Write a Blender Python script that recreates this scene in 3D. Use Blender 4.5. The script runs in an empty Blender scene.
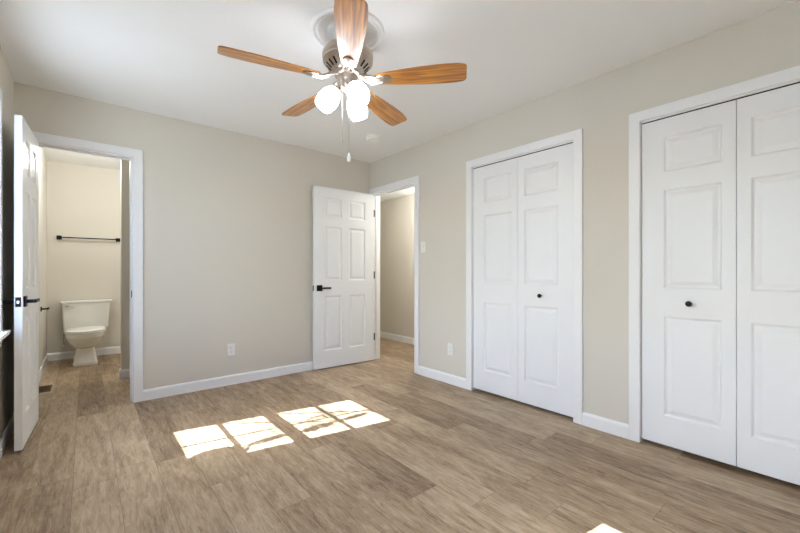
import bpy, bmesh, math, random
from mathutils import Vector, Matrix

C = bpy.context.scene.collection
scene = bpy.context.scene
PI = math.pi
R = math.radians

# ------------------------------------------------------------------ camera
cam = bpy.data.cameras.new('camera')
cam.sensor_width = 36.0
cam.sensor_fit = 'HORIZONTAL'
cam.lens = 374.15 / 800 * 36.0
cam.shift_y = 4.9 / 800
cam.clip_start = 0.02
camera = bpy.data.objects.new('camera', cam)
C.objects.link(camera)
camera.location = (0, 0, 1.0896)
camera.rotation_euler = (R(90), 0, R(-39.984))
scene.camera = camera

# ------------------------------------------------------------------ sky, sun, exposure
SUN_DIR = Vector((1.0, -0.17, -0.927)).normalized()
WB = (0.82, 0.955, 1.165)          # the camera's white balance, carried by every light alike
def wb(r, g, b):
    return (r * WB[0], g * WB[1], b * WB[2])
SKY_STRENGTH = 1.55
SUN_STRENGTH = 32.0
SHADE_GLOW = 16.0
BULB_GLOW = 30.0
BATH_WATTS = 33.0
HALL_WATTS = 33.0
world = bpy.data.worlds.new('sky')
scene.world = world
world.use_nodes = True
nt = world.node_tree
nt.nodes.clear()
sky = nt.nodes.new('ShaderNodeTexSky')
sky.sky_type = 'NISHITA'
sky.sun_disc = False
sky.sun_elevation = R(42.8)
sky.sun_rotation = math.atan2(-SUN_DIR.x, -SUN_DIR.y)
sky.air_density = 1.0
sky.dust_density = 2.5
bgn = nt.nodes.new('ShaderNodeBackground')
bgn.inputs['Strength'].default_value = SKY_STRENGTH
out = nt.nodes.new('ShaderNodeOutputWorld')
skm = nt.nodes.new('ShaderNodeMix')
skm.data_type = 'RGBA'
skm.blend_type = 'MULTIPLY'
skm.inputs[0].default_value = 1.0
skm.inputs[7].default_value = WB + (1.0,)
nt.links.new(sky.outputs[0], skm.inputs[6])
nt.links.new(skm.outputs[2], bgn.inputs[0])
nt.links.new(bgn.outputs[0], out.inputs[0])

sun = bpy.data.lights.new('sun', 'SUN')
sun.energy = SUN_STRENGTH
sun.angle = R(0.2)
sun.color = wb(1.0, 0.965, 0.91)
sun_o = bpy.data.objects.new('sun', sun)
C.objects.link(sun_o)
sun_o.location = (-6, 3, 6)
sun_o.rotation_euler = SUN_DIR.to_track_quat('-Z', 'Y').to_euler()

for wy in (0.7685, 2.7975):                      # light portals in the two window openings
    pl = bpy.data.lights.new('window_portal', 'AREA')
    pl.shape = 'RECTANGLE'
    pl.size, pl.size_y = 1.36, 0.62
    pl.cycles.is_portal = True
    po = bpy.data.objects.new('window_portal', pl)
    C.objects.link(po)
    po.location = (-0.53, wy, 1.42)
    po.rotation_euler = (0, R(-90), 0)

scene.view_settings.view_transform = 'Standard'
scene.view_settings.look = 'None'
scene.view_settings.exposure = 0.18
scene.view_settings.gamma = 1.0
scene.view_settings.use_curve_mapping = False
scene.cycles.max_bounces = 10
scene.cycles.diffuse_bounces = 6
scene.cycles.sample_clamp_indirect = 40.0
scene.cycles.use_denoising = True
scene.cycles.denoising_prefilter = 'NONE'

# ------------------------------------------------------------------ materials
def srgb(r, g, b):
    f = lambda c: (c / 255 / 12.92) if c / 255 <= 0.04045 else ((c / 255 + 0.055) / 1.055) ** 2.4
    return (f(r), f(g), f(b), 1.0)

def mat(name, col, rough=0.5, metal=0.0, bump=0.0, bscale=200.0, var=0.0, vscale=3.0, coat=0.0, spec=0.5):
    m = bpy.data.materials.new(name)
    m.use_nodes = True
    n = m.node_tree
    b = n.nodes['Principled BSDF']
    b.inputs['Base Color'].default_value = col
    b.inputs['Roughness'].default_value = rough
    b.inputs['Metallic'].default_value = metal
    b.inputs['Coat Weight'].default_value = coat
    b.inputs['Specular IOR Level'].default_value = spec
    tc = n.nodes.new('ShaderNodeTexCoord')
    nz = n.nodes.new('ShaderNodeTexNoise')
    nz.inputs['Scale'].default_value = vscale
    nz.inputs['Detail'].default_value = 4
    n.links.new(tc.outputs['Object'], nz.inputs['Vector'])
    mx = n.nodes.new('ShaderNodeMix')
    mx.data_type = 'RGBA'
    mx.inputs[6].default_value = tuple(c * (1 - var) for c in col[:3]) + (1,)
    mx.inputs[7].default_value = tuple(min(1, c * (1 + var)) for c in col[:3]) + (1,)
    n.links.new(nz.outputs['Fac'], mx.inputs[0])
    n.links.new(mx.outputs[2], b.inputs['Base Color'])
    if bump:
        bz = n.nodes.new('ShaderNodeTexNoise')
        bz.inputs['Scale'].default_value = bscale
        bz.inputs['Detail'].default_value = 3
        n.links.new(tc.outputs['Object'], bz.inputs['Vector'])
        bp = n.nodes.new('ShaderNodeBump')
        bp.inputs['Strength'].default_value = bump
        bp.inputs['Distance'].default_value = 0.002
        n.links.new(bz.outputs['Fac'], bp.inputs['Height'])
        n.links.new(bp.outputs['Normal'], b.inputs['Normal'])
    return m

def emit_mat(name, col, strength):
    m = bpy.data.materials.new(name)
    m.use_nodes = True
    b = m.node_tree.nodes['Principled BSDF']
    b.inputs['Base Color'].default_value = (0.9, 0.9, 0.88, 1)
    b.inputs['Roughness'].default_value = 0.3
    b.inputs['Emission Color'].default_value = col
    b.inputs['Emission Strength'].default_value = strength
    return m

def glass_mat(name):
    m = bpy.data.materials.new(name)
    m.use_nodes = True
    n = m.node_tree
    n.nodes.clear()
    o = n.nodes.new('ShaderNodeOutputMaterial')
    t = n.nodes.new('ShaderNodeBsdfTransparent')
    t.inputs[0].default_value = (0.97, 0.985, 0.975, 1)
    g = n.nodes.new('ShaderNodeBsdfGlossy')
    g.inputs['Roughness'].default_value = 0.02
    fr = n.nodes.new('ShaderNodeFresnel')
    fr.inputs[0].default_value = 1.45
    mx = n.nodes.new('ShaderNodeMixShader')
    geo = n.nodes.new('ShaderNodeNewGeometry')          # reflect at the entry face only, not again on the way out
    ent = n.nodes.new('ShaderNodeMath')
    ent.operation = 'SUBTRACT'
    ent.inputs[0].default_value = 1.0
    n.links.new(geo.outputs['Backfacing'], ent.inputs[1])
    mul = n.nodes.new('ShaderNodeMath')
    mul.operation = 'MULTIPLY'
    n.links.new(fr.outputs[0], mul.inputs[0])
    n.links.new(ent.outputs[0], mul.inputs[1])
    n.links.new(mul.outputs[0], mx.inputs[0])
    n.links.new(t.outputs[0], mx.inputs[1])
    n.links.new(g.outputs[0], mx.inputs[2])
    n.links.new(mx.outputs[0], o.inputs[0])
    return m

def floor_mat():
    m = bpy.data.materials.new('vinyl_plank_floor')
    m.use_nodes = True
    n = m.node_tree
    b = n.nodes['Principled BSDF']
    L = n.links.new
    def math_(op, a, bb=None, clamp=False):
        q = n.nodes.new('ShaderNodeMath')
        q.operation = op
        q.use_clamp = clamp
        for i, v in enumerate((a, bb)):
            if v is None:
                continue
            if isinstance(v, (int, float)):
                q.inputs[i].default_value = v
            else:
                L(v, q.inputs[i])
        return q.outputs[0]
    def comb(x, y, z):
        q = n.nodes.new('ShaderNodeCombineXYZ')
        for i, v in enumerate((x, y, z)):
            if isinstance(v, (int, float)):
                q.inputs[i].default_value = v
            else:
                L(v, q.inputs[i])
        return q.outputs[0]
    def noise(vec, scale, detail, dist=0.0, rough=0.5):
        q = n.nodes.new('ShaderNodeTexNoise')
        q.inputs['Scale'].default_value = scale
        q.inputs['Detail'].default_value = detail
        q.inputs['Distortion'].default_value = dist
        q.inputs['Roughness'].default_value = rough
        L(vec, q.inputs['Vector'])
        return q.outputs['Fac']
    def ramp(fac, stops):
        q = n.nodes.new('ShaderNodeValToRGB')
        e = q.color_ramp.elements
        while len(e) < len(stops):
            e.new(0.5)
        for i, (p, c) in enumerate(stops):
            e[i].position = p
            e[i].color = c
        L(fac, q.inputs[0])
        return q.outputs[0]
    tc = n.nodes.new('ShaderNodeTexCoord')
    sp = n.nodes.new('ShaderNodeSeparateXYZ')
    L(tc.outputs['Object'], sp.inputs[0])
    X, Y = sp.outputs[0], sp.outputs[1]
    W, LEN = 0.178, 1.22
    xr = math_('DIVIDE', math_('ADD', X, 6.995), W)
    row = math_('FLOOR', xr)
    fx = math_('FRACT', xr)
    wn = n.nodes.new('ShaderNodeTexWhiteNoise')
    wn.noise_dimensions = '1D'
    L(row, wn.inputs['W'])
    yr = math_('ADD', math_('DIVIDE', math_('ADD', Y, 7.0), LEN), wn.outputs['Value'])
    col = math_('FLOOR', yr)
    fy = math_('FRACT', yr)
    w2 = n.nodes.new('ShaderNodeTexWhiteNoise')
    w2.noise_dimensions = '2D'
    L(comb(row, col, 0), w2.inputs['Vector'])
    rnd = w2.outputs['Value']
    seed = math_('MULTIPLY', rnd, 37.0)
    # grain
    def stretched(sx, sy, scale, detail, dist, rough):
        v = comb(math_('MULTIPLY', X, sx), math_('ADD', math_('MULTIPLY', Y, sy), seed), seed)
        return noise(v, scale, detail, dist, rough)
    broad = stretched(6.0, 1.3, 1.5, 5, 1.6, 0.6)        # soft light and dark areas within a plank
    fine = stretched(42.0, 4.6, 1.5, 7, 0.9, 0.78)        # fine grain
    cath = stretched(11.0, 1.6, 1.2, 4, 2.6, 0.55)       # cathedral figure
    pore = stretched(75.0, 8.0, 1.0, 4, 0.3, 0.7)      # short open pores
    ring = math_('ABSOLUTE', math_('SINE', math_('MULTIPLY', cath, 46.0)))
    mask = math_('MULTIPLY', math_('SUBTRACT', stretched(7.0, 1.1, 1.1, 3, 0.8, 0.5), 0.46), 7.0, True)
    tone = math_('ADD', math_('MULTIPLY', broad, 0.45), math_('MULTIPLY', math_('ADD', math_('MULTIPLY', math_('SUBTRACT', fine, 0.5), 1.3), 0.52), 0.55))
    tone = math_('ADD', tone, math_('MULTIPLY', math_('SUBTRACT', rnd, 0.5), 0.13))
    tone = math_('SUBTRACT', tone, math_('MULTIPLY', math_('MULTIPLY', math_('SUBTRACT', 1.0, ring), mask), 0.08))
    tone = math_('SUBTRACT', tone, math_('MULTIPLY', math_('MULTIPLY', math_('SUBTRACT', pore, 0.54), 7.0, True), 0.11))
    colr = ramp(tone, [(0.26, srgb(96, 77, 58)), (0.40, srgb(138, 115, 91)),
                       (0.52, srgb(168, 145, 118)), (0.70, srgb(198, 178, 150))])
    ex = math_('MINIMUM', fx, math_('SUBTRACT', 1.0, fx))
    ey = math_('MINIMUM', fy, math_('SUBTRACT', 1.0, fy))
    dx = math_('MULTIPLY', ex, W)
    dy = math_('MULTIPLY', ey, LEN)
    dmin = math_('MINIMUM', dx, dy)
    seam = math_('DIVIDE', dmin, 0.0018, True)
    mx = n.nodes.new('ShaderNodeMix')
    mx.data_type = 'RGBA'
    L(seam, mx.inputs[0])
    mx.inputs[6].default_value = srgb(112, 93, 75)
    L(colr, mx.inputs[7])
    L(mx.outputs[2], b.inputs['Base Color'])
    rg = math_('ADD', 0.40, math_('MULTIPLY', fine, 0.18))
    L(rg, b.inputs['Roughness'])
    b.inputs['Specular IOR Level'].default_value = 0.4
    bp = n.nodes.new('ShaderNodeBump')
    bp.inputs['Strength'].default_value = 0.18
    bp.inputs['Distance'].default_value = 0.0015
    L(math_('ADD', math_('MULTIPLY', fine, 0.6), seam), bp.inputs['Height'])
    L(bp.outputs['Normal'], b.inputs['Normal'])
    return m

def wood_mat():
    """fan blade wood, grain along local X"""
    m = bpy.data.materials.new('oak_fan_blade')
    m.use_nodes = True
    n = m.node_tree
    b = n.nodes['Principled BSDF']
    tc = n.nodes.new('ShaderNodeTexCoord')
    mp = n.nodes.new('ShaderNodeMapping')
    mp.inputs['Scale'].default_value = (2.0, 38.0, 6.0)
    nz = n.nodes.new('ShaderNodeTexNoise')
    nz.inputs['Scale'].default_value = 1.6
    nz.inputs['Detail'].default_value = 6
    nz.inputs['Distortion'].default_value = 0.8
    rp = n.nodes.new('ShaderNodeValToRGB')
    e = rp.color_ramp.elements
    e[0].position, e[0].color = 0.32, srgb(122, 66, 20)
    e[1].position, e[1].color = 0.68, srgb(224, 152, 60)
    n.links.new(tc.outputs['Object'], mp.inputs[0])
    n.links.new(mp.outputs[0], nz.inputs['Vector'])
    n.links.new(nz.outputs['Fac'], rp.inputs[0])
    n.links.new(rp.outputs[0], b.inputs['Base Color'])
    b.inputs['Roughness'].default_value = 0.36
    b.inputs['Coat Weight'].default_value = 0.8
    b.inputs['Coat Roughness'].default_value = 0.32
    return m

M = dict(
    wall=mat('greige_wall_paint', srgb(217, 211, 199), 0.75, bump=0.06, bscale=350, var=0.012),
    bathwall=mat('bath_wall_paint', srgb(217, 211, 199), 0.75, bump=0.06, bscale=350, var=0.012),
    ceil=mat('white_ceiling_paint', srgb(240, 240, 239), 0.9, bump=0.12, bscale=260, var=0.01),
    trim=mat('white_trim_paint', srgb(240, 240, 240), 0.35, var=0.008),
    door=mat('white_door_paint', srgb(238, 239, 240), 0.38, var=0.008),
    floor=floor_mat(),
    black=mat('matte_black_metal', srgb(22, 21, 21), 0.4, 0.6, var=0.1),
    bronze=mat('dark_bronze_metal', srgb(60, 50, 42), 0.45, 0.7, var=0.1),
    register=mat('brown_register_metal', srgb(92, 70, 44), 0.5, 0.3, var=0.1),
    dark=mat('dark_void', srgb(18, 17, 16), 0.9, var=0.05),
    nickel=mat('brushed_nickel', srgb(196, 184, 172), 0.3, 1.0, var=0.05, vscale=40),
    chrome=mat('chrome', srgb(215, 215, 218), 0.12, 1.0, var=0.02),
    plastic=mat('white_plastic', srgb(238, 237, 232), 0.4, var=0.01),
    china=mat('white_vitreous_china', srgb(240, 238, 232), 0.12, var=0.006, coat=0.4),
    seat=mat('white_seat_plastic', srgb(242, 240, 236), 0.22, var=0.006),
    blade=wood_mat(),
    shade=emit_mat('lit_frosted_glass', wb(1.0, 0.93, 0.84) + (1,), SHADE_GLOW),
    bulb=emit_mat('lit_bulb', wb(1.0, 0.93, 0.84) + (1,), BULB_GLOW),
    rim=emit_mat('dim_outline_glow', wb(1.0, 0.93, 0.84) + (1,), 0.25),  # weaker glow that outlines the mouths of the bright shades
    dome=emit_mat('lit_dome_glass', wb(1.0, 0.80, 0.56) + (1,), 2.0),
    glass=glass_mat('window_glass'),
    plaster=mat('white_plaster', srgb(240, 240, 239), 0.8, var=0.01),
    ground=mat('pale_bounce_ground', srgb(184, 182, 176), 0.95, var=0.06, vscale=2),  # pale tone chosen for its bounce, not a known paving
    bark=mat('tree_bark', srgb(92, 78, 64), 0.9, bump=0.6, bscale=40, var=0.3, vscale=12),
    leaf=mat('tree_leaves', srgb(72, 96, 44), 0.7, var=0.3, vscale=6),
)

# ------------------------------------------------------------------ mesh helpers
class MB:
    def __init__(self):
        self.bm = bmesh.new()
    def box(self, x0, x1, y0, y1, z0, z1, bevel=0.0, mtx=None, seg=2):
        r = bmesh.ops.create_cube(self.bm, size=1.0)
        vs = r['verts']
        for v in vs:
            v.co = Vector(((x0 + x1) / 2 + v.co.x * (x1 - x0), (y0 + y1) / 2 + v.co.y * (y1 - y0),
                           (z0 + z1) / 2 + v.co.z * (z1 - z0)))
        if bevel:
            es = list({e for v in vs for e in v.link_edges})
            rb = bmesh.ops.bevel(self.bm, geom=es, offset=bevel, segments=seg, affect='EDGES', profile=0.5)
            vs = list({v for f in rb['faces'] for v in f.verts} | {v for v in vs if v.is_valid})
        if mtx:
            for v in vs:
                v.co = mtx @ v.co
        return self
    def rings(self, rings, cap0=True, cap1=True, closed=True):
        """loft between rings (lists of points, equal length)"""
        vr = [[self.bm.verts.new(p) for p in ring] for ring in rings]
        k = len(vr[0])
        for a, b in zip(vr, vr[1:]):
            for i in range(k if closed else k - 1):
                j = (i + 1) % k
                self.bm.faces.new((a[i], a[j], b[j], b[i]))
        if cap0:
            self.bm.faces.new(vr[0][::-1])
        if cap1:
            self.bm.faces.new(vr[-1])
        return self
    def lathe(self, prof, n=32, mtx=None, cap0=True, cap1=True):
        rr = []
        for r, z in prof:
            ring = [Vector((r * math.cos(2 * PI * i / n), r * math.sin(2 * PI * i / n), z)) for i in range(n)]
            rr.append([mtx @ p for p in ring] if mtx else ring)
        return self.rings(rr, cap0, cap1)
    def tube(self, pts, rad, n=10, caps=True):
        pts = [Vector(p) for p in pts]
        rr = []
        up = Vector((0, 0, 1))
        for i, p in enumerate(pts):
            d = (pts[min(i + 1, len(pts) - 1)] - pts[max(i - 1, 0)]).normalized()
            a = d.cross(up)
            if a.length < 1e-3:
                a = d.cross(Vector((1, 0, 0)))
            a.normalize()
            b = d.cross(a)
            r = rad[i] if isinstance(rad, (list, tuple)) else rad
            rr.append([p + r * (math.cos(2 * PI * k / n) * a + math.sin(2 * PI * k / n) * b) for k in range(n)])
        return self.rings(rr, caps, caps)
    def prism(self, poly, a0, a1, axis='y', mtx=None):
        """extrude a 2-D polygon along an axis"""
        def P(u, v, a):
            p = {'y': Vector((u, a, v)), 'x': Vector((a, u, v)), 'z': Vector((u, v, a))}[axis]
            return mtx @ p if mtx else p
        return self.rings([[P(u, v, a0) for u, v in poly], [P(u, v, a1) for u, v in poly]])
    def build(self, name, m, parent=None, smooth=False, bevel=0.0, angle=35):
        bm = self.bm
        bmesh.ops.recalc_face_normals(bm, faces=bm.faces)
        me = bpy.data.meshes.new(name)
        bm.to_mesh(me)
        bm.free()
        me.materials.append(m)
        o = bpy.data.objects.new(name, me)
        C.objects.link(o)
        if parent:
            o.parent = parent
        if smooth:
            for p in me.polygons:
                p.use_smooth = True
            me.set_sharp_from_angle(angle=R(angle))
        if bevel:
            md = o.modifiers.new('bevel', 'BEVEL')
            md.width = bevel
            md.segments = 2
            md.limit_method = 'ANGLE'
            md.angle_limit = R(40)
        return o

def tag(o, label, cat, group=None, kind=None):
    o['label'] = label
    o['category'] = cat
    if group:
        o['group'] = group
    if kind:
        o['kind'] = kind
    return o

def empty(name, loc=(0, 0, 0), rz=0.0):
    o = bpy.data.objects.new(name, None)
    o.empty_display_size = 0.1
    o.location = loc
    o.rotation_euler = (0, 0, rz)
    C.objects.link(o)
    return o

def copy_tree(o, parent=None):
    c = o.copy()
    C.objects.link(c)
    if parent:
        c.parent = parent
    for ch in list(o.children):
        copy_tree(ch, c)
    return c

# ------------------------------------------------------------------ room dimensions
XL, XR, YB, YF, H = -0.394, 2.709, 3.808, -0.20, 2.44
T = 0.115
BD0, BD1 = -0.300, 0.303          # bathroom doorway in the back wall (x)
RD0, RD1 = 2.972, 3.765           # hall doorway in the right wall (y)
C1A, C1B = 1.265, 2.200           # far closet opening (y)
C2A, C2B = -0.075, 0.845          # near closet opening (y)
HEAD = 2.045
WIN = (0.488, 2.517)              # window glass starts (y), glass 0.561 wide
WG = 0.561
BX0, BX1, BY1 = -0.366, 1.60, 6.235   # bathroom
HX1, HY0, HY1, HZ = 3.752, 2.45, 7.0, 2.25   # hall

def struct(name, mb, m, label, cat, **k):
    return tag(mb.build(name, m, **k), label, cat, kind='structure')

# floor, ceilings, ground
b = MB().box(-0.54, 3.87, -0.32, 7.12, -0.12, 0.0)
struct('floor', b, M['floor'], 'greyish brown wood-look plank floor running through bedroom, bathroom and hall', 'floor')
b = MB().box(-0.60, HX1 + 0.12, -0.38, 7.12, H, H + 0.12)
struct('ceiling', b, M['ceil'], 'flat white painted ceiling over the bedroom and bathroom', 'ceiling')
b = MB().box(XR + T, HX1, HY0, HY1, HZ, HZ + 0.05)
struct('ceiling_hall', b, M['ceil'], 'lower white ceiling of the hall beyond the open door', 'ceiling')
b = MB().box(-60, -0.56, -50, 55, -0.62, -0.50)
struct('ground', b, M['ground'], 'unseen pale ground outside the windows, toned to bounce daylight indoors', 'ground')  # unseen ground kept pale to throw sunlight up onto the ceiling

# walls
def wall_y(mb, x0, x1, y0, y1, openings, z1=H):
    """wall running along y with openings [(ya, yb, za, zb)]"""
    y = y0
    for ya, yb, za, zb in sorted(openings):
        mb.box(x0, x1, y, ya, 0, z1)
        if za > 0:
            mb.box(x0, x1, ya, yb, 0, za)
        mb.box(x0, x1, ya, yb, zb, z1)
        y = yb
    mb.box(x0, x1, y, y1, 0, z1)

ops = [(w - 0.055, w + WG + 0.055, 0.725, 2.10) for w in WIN]
b = MB(); wall_y(b, XL - 0.14, XL, YF - 0.12, YB + T, ops)
struct('wall_left', b, M['wall'], 'beige window wall at the left edge behind the open bathroom door', 'wall')
b = MB()
b.box(XL, BD0, YB, YB + T, 0, H); b.box(BD0, BD1, YB, YB + T, HEAD, H); b.box(BD1, XR, YB, YB + T, 0, H)
struct('wall_back', b, M['wall'], 'beige wall between the bathroom doorway and the corner', 'wall')
b = MB(); wall_y(b, XR, XR + T, YF - 0.12, HY1, [(C2A, C2B, 0, HEAD), (C1A, C1B, 0, HEAD), (RD0, RD1, 0, HEAD)])
struct('wall_right', b, M['wall'], 'beige wall holding the hall doorway and both closets', 'wall')
b = MB().box(XL, XR, YF - 0.12, YF, 0, H)
struct('wall_front', b, M['wall'], 'beige wall behind the viewer', 'wall')
# bathroom walls
b = MB()
b.box(XL - 0.14, BX0, YB + T, BY1 + 0.12, 0, H)
struct('wall_bath_left', b, M['bathwall'], 'bathroom side wall carrying the paper holder', 'wall')
b = MB().box(BX0, BX1, BY1, BY1 + 0.12, 0, H)
struct('wall_bath_back', b, M['bathwall'], 'warm beige bathroom wall behind the toilet and towel bar', 'wall')
b = MB().box(BX1, BX1 + 0.1, YB + T, BY1 + 0.12, 0, H)
struct('wall_bath_right', b, M['bathwall'], 'far side wall of the bathroom, out past the doorway', 'wall')
b = MB().box(0.272, BX1, 4.715, 4.815, 0, H)
struct('wall_bath_partition', b, M['bathwall'], 'dark end of the short partition inside the bathroom doorway', 'wall')
# hall walls
b = MB()
b.box(HX1, HX1 + 0.1, HY0 - 0.1, HY1 + 0.1, 0, H)
b.box(XR + T, HX1, HY0 - 0.1, HY0, 0, H)
b.box(XR + T, HX1, HY1, HY1 + 0.1, 0, H)
struct('wall_hall', b, M['wall'], 'beige hall wall seen through the open bedroom door', 'wall')
# closet shell behind the bifold doors
b = MB()
b.box(3.42, 3.47, YF - 0.12, HY0 - 0.1, 0, H)
b.box(XR + T, 3.42, YF - 0.12, YF - 0.05, 0, H)
b.box(XR + T, 3.42, 1.02, 1.09, 0, H)
struct('wall_closet', b, M['wall'], 'inner walls of the closets behind the bifold doors', 'wall')

# baseboards ---------------------------------------------------------
BBH, BBT = 0.092, 0.014
def base_profile(s):
    return [(0, 0), (s * BBT, 0), (s * BBT, BBH - 0.016), (s * BBT * 0.72, BBH - 0.006), (s * BBT * 0.45, BBH), (0, BBH)]
def base_x(mb, x0, x1, ywall, s):      # along x
    mb.prism([(ywall + u, v) for u, v in base_profile(s)], x0, x1, 'x')
def base_y(mb, y0, y1, xwall, s):
    mb.prism([(xwall + u, v) for u, v in base_profile(s)], y0, y1, 'y')
CW, CT = 0.065, 0.016                  # casing width, thickness
b = MB(); base_x(b, BD1 + CW - 0.003, XR, YB, -1)
struct('baseboard_back', b, M['trim'], 'white baseboard along the back wall under the outlet', 'baseboard')
b = MB()
base_y(b, C1B + CW - 0.003, RD0 - CW + 0.003, XR, -1)
base_y(b, C2B + CW - 0.003, C1A - CW + 0.003, XR, -1)
base_y(b, YF, C2A - CW + 0.003, XR, -1)
struct('baseboard_right', b, M['trim'], 'white baseboard pieces between the closet and hall door casings', 'baseboard')
b = MB(); base_y(b, YF + BBT, YB - BBT, XL, 1)
struct('baseboard_left', b, M['trim'], 'white baseboard on the window wall beside the bathroom door', 'baseboard')
b = MB(); base_x(b, XL, XR - BBT, YF, 1)
struct('baseboard_front', b, M['trim'], 'white baseboard behind the viewer', 'baseboard')
b = MB(); base_x(b, BX0, BX1, BY1, -1)
struct('baseboard_bath_back', b, M['trim'], 'white baseboard behind the toilet', 'baseboard')
b = MB(); base_y(b, YB + T + 0.005, BY1 - BBT, BX0, 1)
struct('baseboard_bath_left', b, M['trim'], 'white baseboard on the bathroom side wall beside the toilet', 'baseboard')
b = MB(); base_x(b, 0.272 - BBT, BX1, 4.715, -1); base_y(b, 4.715, 4.815, 0.272, -1)
struct('baseboard_bath_partition', b, M['trim'], 'white baseboard around the partition end in the bathroom', 'baseboard')
b = MB(); base_y(b, HY0, HY1, HX1, -1)
struct('baseboard_hall', b, M['trim'], 'white baseboard along the hall wall', 'baseboard')

# door casings and jambs ---------------------------------------------
def casing_poly(a0, a1, head):
    i0, i1, ih = a0 + 0.003, a1 - 0.003, head - 0.003
    o1 = i1 + CW if abs(a1 - RD1) > 1e-6 else YB - 0.002      # trimmed narrow where it meets the corner
    return [(i0 - CW, 0), (i0, 0), (i0, ih), (i1, ih), (i1, 0), (o1, 0), (o1, ih + CW), (i0 - CW, ih + CW)]
def u_boxes_y(mb, xa, xb, a0, a1, head, th):          # jamb liner in a wall that runs along y
    mb.box(xa, xb, a0, a0 + th, 0, head - th); mb.box(xa, xb, a1 - th, a1, 0, head - th); mb.box(xa, xb, a0, a1, head - th, head)
def u_boxes_x(mb, ya, yb, a0, a1, head, th):
    mb.box(a0, a0 + th, ya, yb, 0, head - th); mb.box(a1 - th, a1, ya, yb, 0, head - th); mb.box(a0, a1, ya, yb, head - th, head)

def casing_x(name, wall_y_, a0, a1, s, label):
    """casing + jamb in the back wall"""
    root = empty(name, ((a0 + a1) / 2, wall_y_, 0)); tag(root, label, 'door frame', kind='structure')
    inv = Matrix.Translation((-(a0 + a1) / 2, -wall_y_, 0))
    m = MB(); m.prism(casing_poly(a0 + 0.0, a1 - 0.0, HEAD), wall_y_ + s * CT, wall_y_ - 0.0, 'y', inv)
    m.build('casing', M['trim'], root, bevel=0.004)
    j = MB(); u_boxes_x(j, wall_y_ - wall_y_ , T, a0 - (a0 + a1) / 2, a1 - (a0 + a1) / 2, HEAD, 0.012)
    w = (a1 - a0) / 2
    # door stop
    j.box(-w + 0.012, -w + 0.022, 0.045, 0.08, 0, HEAD - 0.022); j.box(w - 0.022, w - 0.012, 0.045, 0.08, 0, HEAD - 0.022)
    j.box(-w + 0.012, w - 0.012, 0.045, 0.08, HEAD - 0.022, HEAD - 0.012)
    j.build('jamb', M['trim'], root, bevel=0.0015)
    return root

def casing_y(name, a0, a1, label, stop=True, jt=0.012):
    """casing + jamb in the right wall"""
    c = (a0 + a1) / 2
    root = empty(name, (XR, c, 0)); tag(root, label, 'door frame', kind='structure')
    inv = Matrix.Translation((-XR, -c, 0))
    m = MB(); m.prism(casing_poly(a0, a1, HEAD), XR - CT, XR, 'x', inv)
    m.build('casing', M['trim'], root, bevel=0.004)
    j = MB(); u_boxes_y(j, 0, T, a0 - c, a1 - c, HEAD, jt)
    w = (a1 - a0) / 2
    if stop:
        j.box(0.045, 0.08, -w + 0.012, -w + 0.022, 0, HEAD - 0.022); j.box(0.045, 0.08, w - 0.022, w - 0.012, 0, HEAD - 0.022)
        j.box(0.045, 0.08, -w + 0.012, w - 0.012, HEAD - 0.022, HEAD - 0.012)
    j.build('jamb', M['trim'], root, bevel=0.0015)
    return root, c

tb = casing_x('trim_1', YB, BD0, BD1, -1, 'white casing around the bathroom doorway')
s = MB().box(0.2870, 0.2900, 0.012, 0.040, 0.87, 0.93, 0.0)
s.box(0.2860, 0.2900, -0.002, 0.014, 0.88, 0.92)
s.build('strike_plate', M['black'], tb)
tr, rc = casing_y('trim_2', RD0, RD1, 'white casing around the hall doorway in the corner')
s = MB().box(0.010, 0.036, RD0 - rc + 0.012, RD0 - rc + 0.0135, 0.87, 0.93)
s.box(-0.004, 0.012, RD0 - rc + 0.010, RD0 - rc + 0.0135, 0.88, 0.93)
s.build('strike_plate', M['black'], tr)
casing_y('trim_3', C1A, C1B, 'white casing around the closet beside the light switch wall', stop=False, jt=0.004)
casing_y('trim_4', C2A, C2B, 'white casing around the closet cut off by the picture edge', stop=False, jt=0.004)

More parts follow.
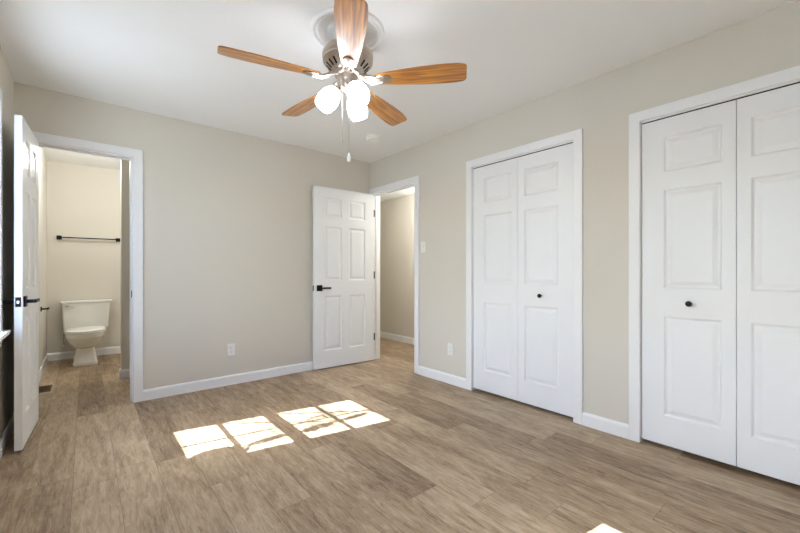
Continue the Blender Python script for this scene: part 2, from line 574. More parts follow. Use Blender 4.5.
# ------------------------------------------------------------------ panelled doors
PROF = [(0.0, 0.0), (0.011, 0.010), (0.019, 0.010), (0.042, 0.0025)]
def leaf_mesh(mb, x0, x1, z0, z1, y0, y1, panels):
    """slab with raised panels on both faces; x along the leaf, y thickness"""
    bm = mb.bm
    xs = sorted({x0, x1} | {p[0] for p in panels} | {p[1] for p in panels})
    zs = sorted({z0, z1} | {p[2] for p in panels} | {p[3] for p in panels})
    cache = {}
    def V(x, y, z):
        k = (round(x, 5), round(y, 5), round(z, 5))
        if k not in cache:
            cache[k] = bm.verts.new((x, y, z))
        return cache[k]
    for y, sg in ((y0, 1), (y1, -1)):
        for xa, xb in zip(xs, xs[1:]):
            for za, zb in zip(zs, zs[1:]):
                if any(p[0] <= xa + 1e-6 and xb <= p[1] + 1e-6 and p[2] <= za + 1e-6 and zb <= p[3] + 1e-6 for p in panels):
                    loops = []
                    for ins, dep in PROF:
                        yy = y + sg * dep
                        loops.append([V(xa + ins, yy, za + ins), V(xb - ins, yy, za + ins), V(xb - ins, yy, zb - ins), V(xa + ins, yy, zb - ins)])
                    for a, c in zip(loops, loops[1:]):
                        for i in range(4):
                            bm.faces.new((a[i], a[(i + 1) % 4], c[(i + 1) % 4], c[i]))
                    bm.faces.new(loops[-1])
                else:
                    bm.faces.new((V(xa, y, za), V(xb, y, za), V(xb, y, zb), V(xa, y, zb)))
    for xa, xb in zip(xs, xs[1:]):
        for z in (z0, z1):
            bm.faces.new((V(xa, y0, z), V(xb, y0, z), V(xb, y1, z), V(xa, y1, z)))
    for za, zb in zip(zs, zs[1:]):
        for x in (x0, x1):
            bm.faces.new((V(x, y0, za), V(x, y1, za), V(x, y1, zb), V(x, y0, zb)))

ROWS = [(0.205, 0.815), (0.985, 1.590), (1.700, 1.915)]
def six_panels(x0, x1, stile, mull):
    c = (x0 + x1) / 2
    return [(xa, xb, za, zb) for xa, xb in ((x0 + stile, c - mull / 2), (c + mull / 2, x1 - stile)) for za, zb in ROWS]

def lever(parent, x, z, yface, sg, toward):
    """square rosette with a bar lever; sg = outward y sign, toward = x sign of the lever"""
    h = MB()
    h.tube([(x, yface, z), (x, yface + sg * 0.052, z)], 0.011, 14)
    h.box(min(x - toward * 0.012, x + toward * 0.118), max(x - toward * 0.012, x + toward * 0.118),
          min(yface + sg * 0.040, yface + sg * 0.056), max(yface + sg * 0.040, yface + sg * 0.056), z - 0.010, z + 0.010, 0.003)
    ho = h.build('lever_handle', M['black'], parent)
    r = MB().box(x - 0.033, x + 0.033, min(yface, yface + sg * 0.010), max(yface, yface + sg * 0.010), z - 0.033, z + 0.033, 0.003)
    r.build('rosette', M['black'], ho)

def swing_door(name, pin, rz, width, thick_sign, label, hinge_mat):
    """origin on the hinge pin; the leaf runs along +x local; thickness from y=a to y=b"""
    root = empty(name, pin, rz)
    tag(root, label, 'door', kind='structure')
    y0, y1 = (0.005, 0.040) if thick_sign > 0 else (-0.040, -0.005)
    x0, x1 = 0.004, width
    d = MB()
    leaf_mesh(d, x0, x1, 0.012, 2.030, y0, y1, six_panels(x0, x1, width * 0.155 if width > 0.7 else 0.105, 0.095 if width > 0.7 else 0.085))
    d.build('door_leaf', M['door'], root)
    hz = 0.905
    lever(root, x1 - 0.062, hz, y1, 1, -1)
    if width < 0.7:
        lever(root, x1 - 0.062, hz, y0, -1, -1)
    lp = MB().box(x1 - 0.0005, x1 + 0.0015, (y0 + y1) / 2 - 0.0125, (y0 + y1) / 2 + 0.0125, hz - 0.029, hz + 0.029)
    lo = lp.build('latch_plate', M['black'], root)
    MB().box(x1 + 0.0, x1 + 0.009, (y0 + y1) / 2 - 0.006, (y0 + y1) / 2 + 0.006, hz - 0.009, hz + 0.009, 0.002).build('latch_bolt', M['chrome'], lo)
    for z in (0.285, 1.045, 1.806):
        h = MB().tube([(0, 0, z - 0.045), (0, 0, z + 0.045)], 0.0062, 10)
        s_ = 1 if thick_sign > 0 else -1
        h.box(0.0015, 0.0040, min(0, s_ * 0.032), max(0, s_ * 0.032), z - 0.044, z + 0.044)
        if width > 0.7:
            h.box(-0.043, -0.002, -0.0058, -0.0035, z - 0.044, z + 0.044)
        h.build('hinge', hinge_mat, root)
    return root

# bathroom door, swung fully into the room against the window wall
swing_door('door_1', (-0.305, YB - 0.022, 0), R(-93.0), 0.588, 1, 'white six-panel door open against the window wall, seen nearly edge-on', M['nickel'])
# hall door, swung open in front of the back wall
swing_door('door_2', (XR - 0.014, RD1 - 0.018, 0), R(177.9), 0.785, 1, 'white six-panel door with black lever open in front of the back wall', M['bronze'])

def bifold(name, a0, a1, knob_near, label):
    """a0 < a1 along y; leaves 30 mm thick set back in the opening"""
    c = (a0 + a1) / 2
    root = empty(name, (XR, c, 0))
    tag(root, label, 'closet door', 'bifold closet doors', kind='structure')
    w = (a1 - a0) / 2 - 0.004 - 0.003
    mt = Matrix.Rotation(R(90), 4, 'Z')
    ZT = 2.026
    for sgn in (1, -1):
        d = MB()
        xi, xo = 0.0015, w
        pan = [(xi + 0.058, xo - 0.118, za, zb) for za, zb in ROWS]
        leaf_mesh(d, xi, xo, 0.026, ZT, 0.008, 0.040, pan)
        for v in d.bm.verts:
            # local x -> +-y, local thickness -> x
            v.co = Vector((v.co.y, sgn * v.co.x, v.co.z))
        lf = d.build('door_leaf', M['door'], root)
        if (sgn < 0) == knob_near:
            k = MB().lathe([(0.007, 0.008), (0.007, -0.006), (0.010, -0.008), (0.0155, -0.014), (0.017, -0.020), (0.014, -0.027), (0.008, -0.030)], 20,
                           Matrix.Translation((0, sgn * 0.205, 0.900)) @ Matrix.Rotation(R(90), 4, 'Y') )
            k.build('knob', M['black'], lf, smooth=True)
    tr_ = MB().box(0.012, 0.042, -w, w, HEAD - 0.0165, HEAD - 0.0045)
    MB().box(0.0, 0.010, -w, w, HEAD - 0.0115, HEAD - 0.0042).build('track_cover', M['trim'], root)
    tr_.build('track', M['bronze'], root)
    return root

bifold('door_3', C1A, C1B, True, 'white bifold closet door beside the light switch wall, black knob on nearer leaf')
bifold('door_4', C2A, C2B, False, 'white bifold closet door at the picture edge, black knob on its farther leaf')

# ------------------------------------------------------------------ windows in the left wall
def window(name, w0, label):
    c = w0 + WG / 2
    root = empty(name, (XL, c, 0))
    tag(root, label, 'window', kind='structure')
    hw = WG / 2
    def bx(mb, x0, x1, y0, y1, z0, z1, bev=0.0):     # absolute x,z, y relative to centre
        mb.box(x0 - XL, x1 - XL, y0, y1, z0, z1, bev)
    # jamb liner
    f = MB()
    xo, xi = XL - 0.14, XL
    bx(f, xo, xi, -hw - 0.055, -hw - 0.035, 0.725, 2.10); bx(f, xo, xi, hw + 0.035, hw + 0.055, 0.725, 2.10)
    bx(f, xo, xi, -hw - 0.035, hw + 0.035, 2.080, 2.10); bx(f, xo - 0.02, xi, -hw - 0.035, hw + 0.035, 0.725, 0.742)
    f.build('window_frame', M['trim'], root)
    # casing and stool
    cs = MB()
    a, bb = hw + 0.040, hw + 0.100
    poly = [(-bb, 0.742), (-a, 0.742), (-a, 2.085), (a, 2.085), (a, 0.742), (bb, 0.742), (bb, 2.145), (-bb, 2.145)]
    cs.prism(poly, 0, 0.018, 'x')
    cs.build('casing', M['trim'], root, bevel=0.004)
    st = MB().box(-0.07, 0.048, -hw - 0.034, hw + 0.034, 0.7421, 0.7422)
    st = MB()
    st.box(0.0, 0.048, -hw - 0.125, hw + 0.125, 0.718, 0.742, 0.005)
    st.build('stool', M['trim'], root)
    MB().box(0, 0.015, -hw - 0.10, hw + 0.10, 0.650, 0.718, 0.003).build('apron', M['trim'], root)
    # sashes
    def sash(nm, xc, zlo, zhi, glo, ghi):
        m = MB()
        t = 0.014
        bx(m, xc - t, xc + t, -hw - 0.034, -hw, zlo, zhi); bx(m, xc - t, xc + t, hw, hw + 0.034, zlo, zhi)
        bx(m, xc - t, xc + t, -hw, hw, zlo, glo); bx(m, xc - t, xc + t, -hw, hw, ghi, zhi)
        bx(m, xc - 0.008, xc + 0.008, -0.009, 0.009, glo, ghi)
        zm = (glo + ghi) / 2
        bx(m, xc - 0.008, xc + 0.008, -hw, hw, zm - 0.009, zm + 0.009)
        so = m.build(nm, M['trim'], root)
        g = MB(); bx(g, xc - 0.002, xc + 0.002, -hw, hw, glo, ghi)
        g.build('pane', M['glass'], so)
        return so
    sash('lower_sash', -0.440, 0.743, 1.412, 0.797, 1.367)
    sash('upper_sash', -0.475, 1.400, 2.079, 1.467, 2.044)
    return root
window('window_1', WIN[1], 'white window casing edge and sill at the left edge of the wall')
window('window_2', WIN[0], 'white double-hung window beside the viewer')

# ------------------------------------------------------------------ ceiling fan
FX, FY = 1.129, 1.804
md = MB()
md.lathe([(0.208, 0.0), (0.206, -0.008), (0.199, -0.016), (0.190, -0.018), (0.183, -0.012), (0.176, -0.008), (0.168, -0.012),
          (0.160, -0.012), (0.152, -0.007), (0.100, -0.009), (0.090, -0.014), (0.078, -0.016), (0.0, -0.016)][:-1] + [(0.001, -0.016)], 64)
o = md.build('ceiling_medallion', M['plaster'], smooth=True, angle=50)
o.location = (FX, FY, H)
tag(o, 'round white plaster medallion on the ceiling above the fan', 'ceiling medallion')

fan = empty('ceiling_fan', (FX, FY, H - 0.016))
tag(fan, 'five-blade brown wood ceiling fan with nickel body and three lit shades', 'ceiling fan')
Z0 = H - 0.016
def zz(z): return z - Z0
MB().lathe([(0.070, 0.0), (0.070, -0.012), (0.060, -0.030), (0.034, -0.046), (0.020, -0.050)], 32).build('canopy', M['nickel'], fan, smooth=True)
MB().tube([(0, 0, -0.045), (0, 0, zz(2.330))], 0.014, 16).build('downrod', M['nickel'], fan, smooth=True)
mh = MB().lathe([(0.020, zz(2.336)), (0.060, zz(2.334)), (0.118, zz(2.328)), (0.136, zz(2.318)), (0.142, zz(2.304)), (0.142, zz(2.286)),
                 (0.137, zz(2.276)), (0.139, zz(2.272)), (0.139, zz(2.264)), (0.128, zz(2.254)), (0.082, zz(2.212)), (0.074, zz(2.206)), (0.074, zz(2.188)), (0.060, zz(2.184))], 48)
mho = mh.build('motor_housing', M['nickel'], fan, smooth=True, angle=30)
for k in range(20):                                  # cooling slots in the lower cone
    a = 2 * PI * k / 20
    mt = Matrix.Rotation(a, 4, 'Z') @ Matrix.Translation((0.1055, 0, zz(2.2325))) @ Matrix.Rotation(R(-42.4), 4, 'Y')
    MB().box(-0.019, 0.019, -0.0048, 0.0048, -0.0018, 0.0006, 0, mt).build('vent_slot', M['dark'], mho)
MB().lathe([(0.058, zz(2.186)), (0.056, zz(2.168)), (0.050, zz(2.150)), (0.052, zz(2.147)), (0.052, zz(2.125)), (0.044, zz(2.108)), (0.020, zz(2.098)), (0.008, zz(2.086)), (0.003, zz(2.082))], 32).build('switch_housing', M['nickel'], fan, smooth=True, angle=30)

BZ = 2.160
def blade_profile(r):
    t = [(0.160, 0.026), (0.170, 0.039), (0.23, 0.048), (0.33, 0.059), (0.42, 0.067), (0.50, 0.0715), (0.56, 0.072), (0.61, 0.069), (0.640, 0.064), (0.652, 0.058), (0.659, 0.049), (0.660, 0.042)]
    return t
def make_blade():
    bl = MB()
    pts = blade_profile(0)
    poly = [(r, w) for r, w in pts] + [(r, -w) for r, w in reversed(pts)]
    bl.prism(poly, -0.003, 0.003, 'z')
    return bl
first = None
A0 = -48.6
for k in range(5):
    if first is None:
        o = make_blade().build('blade', M['blade'], fan, bevel=0.0015)
        # blade iron: hub plate, two curving arms and an oval plate beneath the blade
        ir = MB()
        ir.box(0.062, 0.115, -0.020, 0.020, 0.016, 0.026, 0.003)
        for sg in (1, -1):
            ir.tube([(0.085, sg * 0.013, 0.018), (0.112, sg * 0.022, 0.006), (0.138, sg * 0.027, -0.006), (0.168, sg * 0.022, -0.009), (0.198, sg * 0.016, -0.009)],
                    [0.008, 0.0075, 0.007, 0.007, 0.006], 10)
        ir.tube([(0.095, 0, 0.018), (0.13, 0, 0.0), (0.17, 0, -0.008)], [0.010, 0.012, 0.008], 10)
        n = 28
        ring = lambda ax, ay, z: [Vector((0.200 + ax * math.cos(2 * PI * i / n), ay * math.sin(2 * PI * i / n), z)) for i in range(n)]
        ir.rings([ring(0.050, 0.032, -0.003), ring(0.052, 0.034, -0.008), ring(0.046, 0.028, -0.012)])
        io = ir.build('blade_iron', M['nickel'], o, smooth=True)
        first = o
    else:
        o = first.copy(); C.objects.link(o); o.parent = fan
        io = first.children[0].copy(); C.objects.link(io); io.parent = o
    o.location = (0, 0, zz(BZ))
    o.rotation_euler = Matrix.Rotation(R(A0 + 72 * k), 3, 'Z').to_4x4().to_3x3().__matmul__(Matrix.Rotation(R(-12), 3, 'X')).to_euler()

# three lit tulip shades
AW = math.atan2(1.804, 1.129)            # azimuth pointing away from the doorway-side corner
for k, az in enumerate((AW + R(90), AW - R(30), AW - R(150))):
    tilt = R(38)
    ax = Vector((math.cos(az) * math.sin(tilt), math.sin(az) * math.sin(tilt), -math.cos(tilt)))
    start = Vector((math.cos(az) * 0.064, math.sin(az) * 0.064, zz(2.108)))
    q = ax.to_track_quat('Z', 'Y').to_matrix().to_4x4()
    mt = Matrix.Translation(start) @ q
    sh = MB().lathe([(0.026, 0.0), (0.037, 0.012), (0.050, 0.034), (0.057, 0.060), (0.0585, 0.085), (0.054, 0.110), (0.046, 0.131),
                     (0.043, 0.131), (0.051, 0.109), (0.055, 0.085), (0.0535, 0.060), (0.046, 0.034), (0.033, 0.014), (0.022, 0.004)], 32, mt, cap0=False, cap1=True)
    so = sh.build('lamp_shade', M['shade'], fan, smooth=True, angle=60)
    tr3 = [mt @ Vector((0.0445 * math.cos(2 * PI * i / 32), 0.0445 * math.sin(2 * PI * i / 32), 0.1315)) for i in range(33)]
    MB().tube(tr3, 0.0022, 6).build('outline_ring', M['rim'], so, smooth=True)  # ring added to draw the shade's outline with a dimmer glow
    MB().lathe([(0.012, 0.016), (0.018, 0.040), (0.026, 0.060), (0.028, 0.074), (0.024, 0.090), (0.012, 0.101), (0.002, 0.104)], 20, mt).build('bulb', M['bulb'], so, smooth=True)
    arm = MB()
    p0 = Vector((math.cos(az) * 0.035, math.sin(az) * 0.035, zz(2.135)))
    arm.tube([p0, p0 + Vector((math.cos(az) * 0.018, math.sin(az) * 0.018, 0.002)), start - ax * 0.006], 0.0085, 12)
    arm.lathe([(0.012, -0.020), (0.024, -0.012), (0.029, -0.002), (0.029, 0.006), (0.022, 0.006)], 24, mt)
    arm.build('shade_arm', M['nickel'], fan, smooth=True)
for (du, dz_, ln) in ((-0.030, 0, 1.82), (0.006, 0, 1.742)):
    rx, ry = math.cos(AW - PI / 2), math.sin(AW - PI / 2)
    px, py = du * rx - 0.03 * math.cos(AW), du * ry - 0.03 * math.sin(AW)
    ch = MB().tube([(px, py, zz(2.11)), (px, py, zz(ln))], 0.0013, 6)
    co = ch.build('pull_chain', M['nickel'], fan)
    if ln < 1.8:
        MB().lathe([(0.003, zz(1.745)), (0.006, zz(1.738)), (0.0105, zz(1.722)), (0.0115, zz(1.712)), (0.008, zz(1.700)), (0.002, zz(1.697))], 16, Matrix.Translation((px, py, 0))).build('pull_knob', M['plastic'], co, smooth=True)
    else:
        MB().lathe([(0.002, zz(1.826)), (0.004, zz(1.822)), (0.004, zz(1.808)), (0.002, zz(1.804))], 12, Matrix.Translation((px, py, 0))).build('pull_knob', M['nickel'], co, smooth=True)

# ------------------------------------------------------------------ smoke detector
sd = empty('smoke_detector', (2.208, 3.055, H))
tag(sd, 'round white smoke detector on the ceiling near the corner', 'smoke detector')
MB().lathe([(0.070, 0.0), (0.070, -0.010), (0.066, -0.014)], 40).build('base_plate', M['plastic'], sd, smooth=True, angle=30)
MB().lathe([(0.060, -0.014), (0.064, -0.018), (0.062, -0.034), (0.050, -0.042), (0.022, -0.043), (0.020, -0.040), (0.003, -0.040)], 40).build('cover', M['plastic'], sd, smooth=True, angle=30)

# ------------------------------------------------------------------ outlets and switch
def wallplate(name, loc, rz, label, cat, kind):
    root = empty(name, loc, rz)          # local -y points into the room
    tag(root, label, cat, 'wall outlets' if kind == 'outlet' else None)
    MB().box(-0.035, 0.035, -0.006, 0.0, -0.0575, 0.0575, 0.0025).build('cover_plate', M['plastic'], root)
    if kind == 'outlet':
        for z in (0.020, -0.020):
            r_ = MB()
            n = 20
            r_.rings([[Vector((0.0165 * math.cos(2 * PI * i / n), y, z + max(-0.0125, min(0.0125, 0.0165 * math.sin(2 * PI * i / n))))) for i in range(n)] for y in (-0.004, -0.0085)])
            ro = r_.build('receptacle', M['plastic'], root)
            sl = MB().box(-0.0075, -0.0055, -0.0089, -0.008, z - 0.002, z + 0.007); sl.box(0.0055, 0.0075, -0.0089, -0.008, z - 0.001, z + 0.006); sl.box(-0.002, 0.002, -0.0089, -0.008, z - 0.009, z - 0.005)
            sl.build('socket_slots', M['dark'], ro)
        MB().lathe([(0.003, 0.006), (0.003, 0.0075)], 10, Matrix.Rotation(R(90), 4, 'X')).build('screw', M['nickel'], root)
    else:
        MB().box(-0.005, 0.005, -0.016, -0.004, -0.004, 0.011, 0.001).build('toggle', M['plastic'], root)
        for z in (0.030, -0.030):
            MB().lathe([(0.003, 0.006), (0.003, 0.0072)], 10, Matrix.Translation((0, 0, z)) @ Matrix.Rotation(R(90), 4, 'X')).build('screw', M['nickel'], root)
    return root
wallplate('wall_outlet', (1.069, YB, 0.335), 0, 'white electrical outlet low on the wall between bathroom and hall doors', 'outlet', 'outlet')
wallplate('wall_outlet', (XR, 2.466, 0.335), R(-90), 'white electrical outlet low beside the closet, below the light switch', 'outlet', 'outlet')
wallplate('light_switch', (XR, 2.846, 1.346), R(-90), 'white light switch beside the hall doorway casing', 'light switch', 'switch')

# ------------------------------------------------------------------ bathroom
toilet = empty('toilet', (-0.006, 5.95, 0))
tag(toilet, 'white two-piece toilet with closed lid in the bathroom', 'toilet')
def sq(cx, hw, yf, yb, z, e=4.0, n=40):
    """superellipse ring: half width hw, front yf to back yb (front is -y)"""
    cy, hy = (yf + yb) / 2, (yb - yf) / 2
    out_ = []
    for i in range(n):
        t = 2 * PI * i / n
        c, s_ = math.cos(t), math.sin(t)
        out_.append(Vector((cx + hw * math.copysign(abs(c) ** (2 / e), c), cy + hy * math.copysign(abs(s_) ** (2 / e), s_), z)))
    return out_
def rr_(cx, hw, yf, yb, z, e=10):
    r_ = 0.022
    out_ = []
    for (sx, yy, a0) in ((1, yb - r_, 0), (-1, yb - r_, 90), (-1, yf + r_, 180), (1, yf + r_, 270)):
        for i in range(7):
            t = R(a0 + 15 * i)
            out_.append(Vector((cx + sx * (hw - r_) + r_ * math.cos(t), yy + r_ * math.sin(t), z)))
    return out_
Y0 = 5.95
pd = MB().rings([sq(0, 0.116, 5.665 - Y0, 6.10 - Y0, 0.0, 9), sq(0, 0.115, 5.666 - Y0, 6.10 - Y0, 0.030, 9), sq(0, 0.110, 5.672 - Y0, 6.09 - Y0, 0.038, 8),
                 sq(0, 0.098, 5.69 - Y0, 6.08 - Y0, 0.11, 7), sq(0, 0.088, 5.70 - Y0, 6.08 - Y0, 0.18, 6), sq(0, 0.088, 5.69 - Y0, 6.08 - Y0, 0.225, 5)])
pd.build('pedestal', M['china'], toilet, smooth=True)
bw = MB().rings([sq(0, 0.086, 5.695 - Y0, 6.06 - Y0, 0.205, 4), sq(0, 0.122, 5.635 - Y0, 6.07 - Y0, 0.235, 3), sq(0, 0.152, 5.585 - Y0, 6.08 - Y0, 0.275, 2.6),
                 sq(0, 0.170, 5.550 - Y0, 6.08 - Y0, 0.320, 2.5), sq(0, 0.176, 5.535 - Y0, 6.08 - Y0, 0.340, 2.5), sq(0, 0.181, 5.528 - Y0, 6.08 - Y0, 0.346, 2.5),
                 sq(0, 0.183, 5.525 - Y0, 6.10 - Y0, 0.385, 2.5), sq(0, 0.178, 5.532 - Y0, 6.10 - Y0, 0.392, 2.5)])
bw.box(-0.185, 0.185, 6.00 - Y0, 6.215 - Y0, 0.335, 0.392, 0.02)
bw.build('bowl', M['china'], toilet, smooth=True).location.z = -0.013
MB().rings([sq(0, 0.182, 5.520 - Y0, 5.99 - Y0, 0.3925, 2.4), sq(0, 0.187, 5.512 - Y0, 5.99 - Y0, 0.397, 2.4), sq(0, 0.187, 5.512 - Y0, 5.99 - Y0, 0.406, 2.4), sq(0, 0.183, 5.518 - Y0, 5.985 - Y0, 0.410, 2.4)]).build('seat', M['seat'], toilet, smooth=True).location.z = -0.013
ld = MB().rings([sq(0, 0.184, 5.515 - Y0, 5.98 - Y0, 0.4115, 2.4), sq(0, 0.188, 5.510 - Y0, 5.985 - Y0, 0.416, 2.4), sq(0, 0.187, 5.511 - Y0, 5.985 - Y0, 0.424, 2.4), sq(0, 0.176, 5.525 - Y0, 5.97 - Y0, 0.431, 2.4), sq(0, 0.10, 5.60 - Y0, 5.92 - Y0, 0.434, 2.4)])
ld.box(-0.10, -0.06, 5.975 - Y0, 6.01 - Y0, 0.393, 0.428, 0.006); ld.box(0.06, 0.10, 5.975 - Y0, 6.01 - Y0, 0.393, 0.428, 0.006)
ld.build('lid', M['seat'], toilet, smooth=True).location.z = -0.013
tk = MB().rings([rr_(0.008, 0.208, 6.060 - Y0, 6.215 - Y0, 0.378, 10), rr_(0.008, 0.215, 6.050 - Y0, 6.218 - Y0, 0.388, 10), rr_(0.010, 0.231, 6.036 - Y0, 6.222 - Y0, 0.700, 10)])
tk.build('tank', M['china'], toilet, smooth=True)
MB().rings([rr_(0.010, 0.232, 6.030 - Y0, 6.224 - Y0, 0.700, 10), rr_(0.010, 0.246, 6.020 - Y0, 6.226 - Y0, 0.706, 10), rr_(0.010, 0.247, 6.019 - Y0, 6.226 - Y0, 0.726, 10), rr_(0.010, 0.240, 6.026 - Y0, 6.224 - Y0, 0.734, 10)]).build('tank_lid', M['china'], toilet, smooth=True)
fl = MB().tube([(-0.170, 6.040 - Y0, 0.668), (-0.170, 6.020 - Y0, 0.668)], 0.012, 14)
fl.tube([(-0.176, 6.020 - Y0, 0.668), (-0.140, 6.010 - Y0, 0.660), (-0.105, 6.008 - Y0, 0.650)], [0.007, 0.006, 0.008], 10)
fl.build('flush_lever', M['chrome'], toilet, smooth=True)
sv = MB().tube([(-0.205, 6.235 - BBT - Y0, 0.185), (-0.205, 6.165 - Y0, 0.185)], 0.007, 10)
sv.lathe([(0.021, 0), (0.019, 0.006), (0.009, 0.010)], 18, Matrix.Translation((-0.205, 6.234 - Y0, 0.185)) @ Matrix.Rotation(R(90), 4, 'X'))
sv.lathe([(0.013, -0.015), (0.015, 0), (0.013, 0.022)], 14, Matrix.Translation((-0.205, 6.165 - Y0, 0.185)))
sv.lathe([(0.016, 0), (0.018, 0.006), (0.012, 0.016)], 14, Matrix.Translation((-0.205, 6.150 - Y0, 0.185)) @ Matrix.Rotation(R(90), 4, 'X'))
sv.build('supply_valve', M['chrome'], toilet, smooth=True)
MB().tube([(-0.205, 6.165 - Y0, 0.205), (-0.212, 6.160 - Y0, 0.26), (-0.205, 6.15 - Y0, 0.32), (-0.175, 6.14 - Y0, 0.37), (-0.165, 6.14 - Y0, 0.394)], 0.006, 8).build('supply_hose', M['chrome'], toilet, smooth=True)

tbar = empty('towel_bar', (0.034, BY1, 1.508))
tag(tbar, 'black towel bar on the bathroom wall above the toilet', 'towel bar')
MB().box(-0.285, 0.285, -0.066, -0.050, -0.007, 0.007, 0.002).build('bar', M['black'], tbar)
for sx in (-1, 1):
    p = MB().box(sx * 0.29 - 0.024, sx * 0.29 + 0.024, -0.010, 0.0, -0.024, 0.024, 0.002)
    p.box(sx * 0.29 - 0.012, sx * 0.29 + 0.012, -0.070, -0.008, -0.012, 0.012, 0.002)
    p.build('post', M['black'], tbar)

tp = empty('toilet_paper_holder', (BX0, 5.42, 0.695))
tag(tp, 'black empty toilet paper holder on the bathroom side wall', 'paper holder')
MB().box(0.0, 0.010, -0.024, 0.024, -0.024, 0.024, 0.002).build('wall_plate', M['black'], tp)
MB().box(0.008, 0.062, -0.008, 0.008, -0.008, 0.008, 0.002).box(0.048, 0.062, -0.008, 0.120, -0.008, 0.008, 0.002).build('arm', M['black'], tp)

rg = empty('floor_register', (-0.305, 4.77, 0))
tag(rg, 'brown metal floor register set in the bathroom floor', 'floor register')
fr = MB().box(-0.056, 0.056, -0.120, -0.100, 0, 0.004); fr.box(-0.056, 0.056, 0.100, 0.120, 0, 0.004); fr.box(-0.056, -0.040, -0.10, 0.10, 0, 0.004); fr.box(0.040, 0.056, -0.10, 0.10, 0, 0.004)
fr.build('frame', M['register'], rg)
MB().box(-0.040, 0.040, -0.10, 0.10, 0.0, 0.0012).build('duct_opening', M['dark'], rg)
g = MB()
for i in range(12):
    y = -0.092 + i * 0.0167
    g.box(-0.040, 0.040, y - 0.0035, y + 0.0035, 0.0012, 0.0036)
g.build('grille', M['register'], rg)

def dome(name, loc, watts, col, label):
    r_ = empty(name, loc)
    tag(r_, label, 'ceiling light')
    MB().lathe([(0.150, 0.0), (0.150, -0.02), (0.140, -0.026)], 36).build('base', M['nickel'], r_, smooth=True, angle=30)
    MB().lathe([(0.138, -0.024), (0.132, -0.045), (0.105, -0.070), (0.06, -0.086), (0.004, -0.092)], 36, cap0=False).build('diffuser', M['dome'], r_, smooth=True)
    l = bpy.data.lights.new('bulb', 'POINT')
    l.energy = watts
    l.color = col
    l.shadow_soft_size = 0.12
    lo = bpy.data.objects.new('bulb', l)
    C.objects.link(lo)
    lo.parent = r_
    lo.location = (0, 0, -0.24)
    return r_
vl = empty('vanity_light', (BX1, 5.15, 2.0))
tag(vl, 'nickel vanity light bar on the bathroom side wall, around the partition', 'wall light')
MB().box(-0.025, 0.0, -0.26, 0.26, -0.05, 0.05, 0.006).build('back_plate', M['nickel'], vl)
for k in (-0.17, 0.0, 0.17):
    MB().lathe([(0.022, 0.045), (0.030, 0.030), (0.048, -0.02), (0.060, -0.085)], 24, Matrix.Translation((-0.09, k, 0)), cap1=False).build('lamp_shade', M['dome'], vl, smooth=True)
    MB().tube([(-0.02, k, 0.04), (-0.09, k, 0.05)], 0.008, 10).build('arm', M['nickel'], vl)
l = bpy.data.lights.new('bulb', 'POINT')
l.energy = BATH_WATTS * 0.36
l.color = wb(1.0, 0.93, 0.84)
l.shadow_soft_size = 0.14
lo = bpy.data.objects.new('bulb', l)
C.objects.link(lo)
lo.parent = vl
lo.location = (-0.32, 0, -0.05)
dome('ceiling_light', (0.02, 5.0, H), BATH_WATTS * 0.52, wb(1.0, 0.88, 0.70), 'unseen dome light added on the bathroom ceiling to brighten the floor')  # second bathroom fixture, unseen, added to brighten the floor
dome('ceiling_light', (3.42, 3.48, HZ), HALL_WATTS, wb(1.0, 0.87, 0.70), 'round dome light on the hall ceiling beyond the open door')

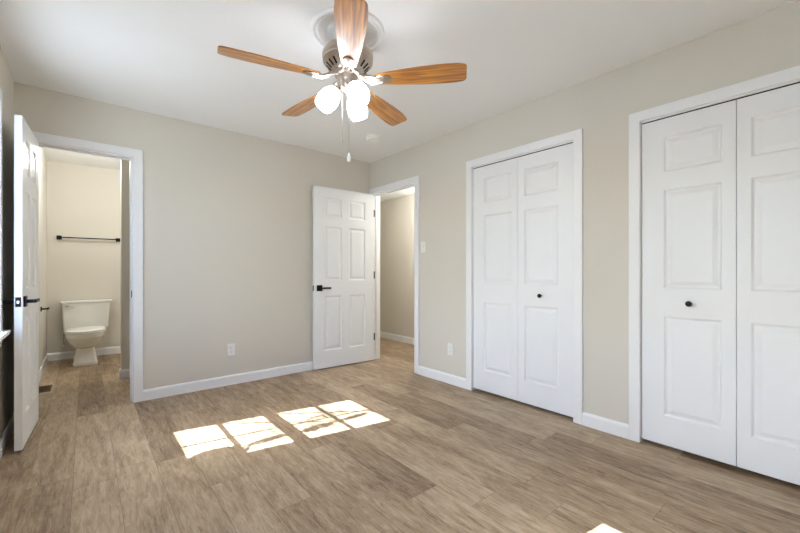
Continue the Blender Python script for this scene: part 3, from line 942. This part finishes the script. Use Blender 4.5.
# ------------------------------------------------------------------ tree outside, dappling the sun patch
rnd = random.Random(4)
def back(fx, fy, xw):
    """point on the sun ray that reaches floor point (fx, fy), at world x = xw"""
    s = fx - xw
    return Vector((xw, fy + 0.17 * s, 0.927 * s))
tree = empty('garden_tree', (-4.4, 5.3, -0.5))
tag(tree, 'leafy tree outside the window wall', 'tree')
off = Vector((4.4, -5.3, 0.5))
tk = MB()
tk.tube([Vector((0, 0, 0)), Vector((0.05, 0.02, 1.6)), Vector((0.0, 0.1, 3.2)), Vector((0.15, 0.05, 5.2))], [0.14, 0.11, 0.08, 0.03], 10)
twigs = [((1.42, 2.37), (0.98, 2.50), (0.55, 2.40)), ((1.75, 2.36), (1.42, 2.40), (1.30, 2.33))]
lv = MB()
def leaf(p, s_):
    d = Vector((rnd.uniform(-1, 1), rnd.uniform(-1, 1), rnd.uniform(-0.6, 0.6))).normalized()
    n_ = d.orthogonal().normalized()
    n_ = Matrix.Rotation(rnd.uniform(0, 6.28), 3, d) @ n_
    q = [p - d * s_, p - d * s_ * 0.2 + n_ * s_ * 0.42, p + d * s_, p - d * s_ * 0.2 - n_ * s_ * 0.42]
    lv.bm.faces.new([lv.bm.verts.new(v) for v in q])
def cluster(fx, fy, rx, ry, n, xw0=-2.3, xw1=-1.9, s0=0.03, s1=0.055):
    for _ in range(n):
        a, r_ = rnd.uniform(0, 6.28), math.sqrt(rnd.random())
        leaf(back(fx + rx * r_ * math.cos(a), fy + ry * r_ * math.sin(a), rnd.uniform(xw0, xw1)) + off, rnd.uniform(s0, s1))
for tw in twigs:
    pts = [back(x, y, -2.1) + off for x, y in tw]
    tk.tube([Vector((0.02, 0.08, 2.6))] + [pts[0].lerp(Vector((0.02, 0.08, 2.6)), 0.4)] + pts, [0.03, 0.012, 0.007, 0.005, 0.003], 7)
tk.build('trunk', M['bark'], tree, smooth=True)
cluster(0.57, 2.385, 0.20, 0.10, 520, s0=0.02, s1=0.035)          # lower panes of the near sash
cluster(0.90, 2.41, 0.13, 0.030, 130, s0=0.014, s1=0.028)
cluster(1.24, 2.375, 0.12, 0.036, 150, s0=0.014, s1=0.028)
cluster(1.55, 2.37, 0.12, 0.026, 90, s0=0.014, s1=0.028)
cluster(1.38, 2.54, 0.13, 0.03, 40, s0=0.014, s1=0.028)
for _ in range(900):                           # crown well above the sun's path
    a, r_ = rnd.uniform(0, 6.28), 1.1 * math.sqrt(rnd.random())
    leaf(Vector((r_ * math.cos(a), r_ * math.sin(a), rnd.uniform(4.6, 6.2))), rnd.uniform(0.05, 0.09))
lv.build('foliage', M['leaf'], tree)
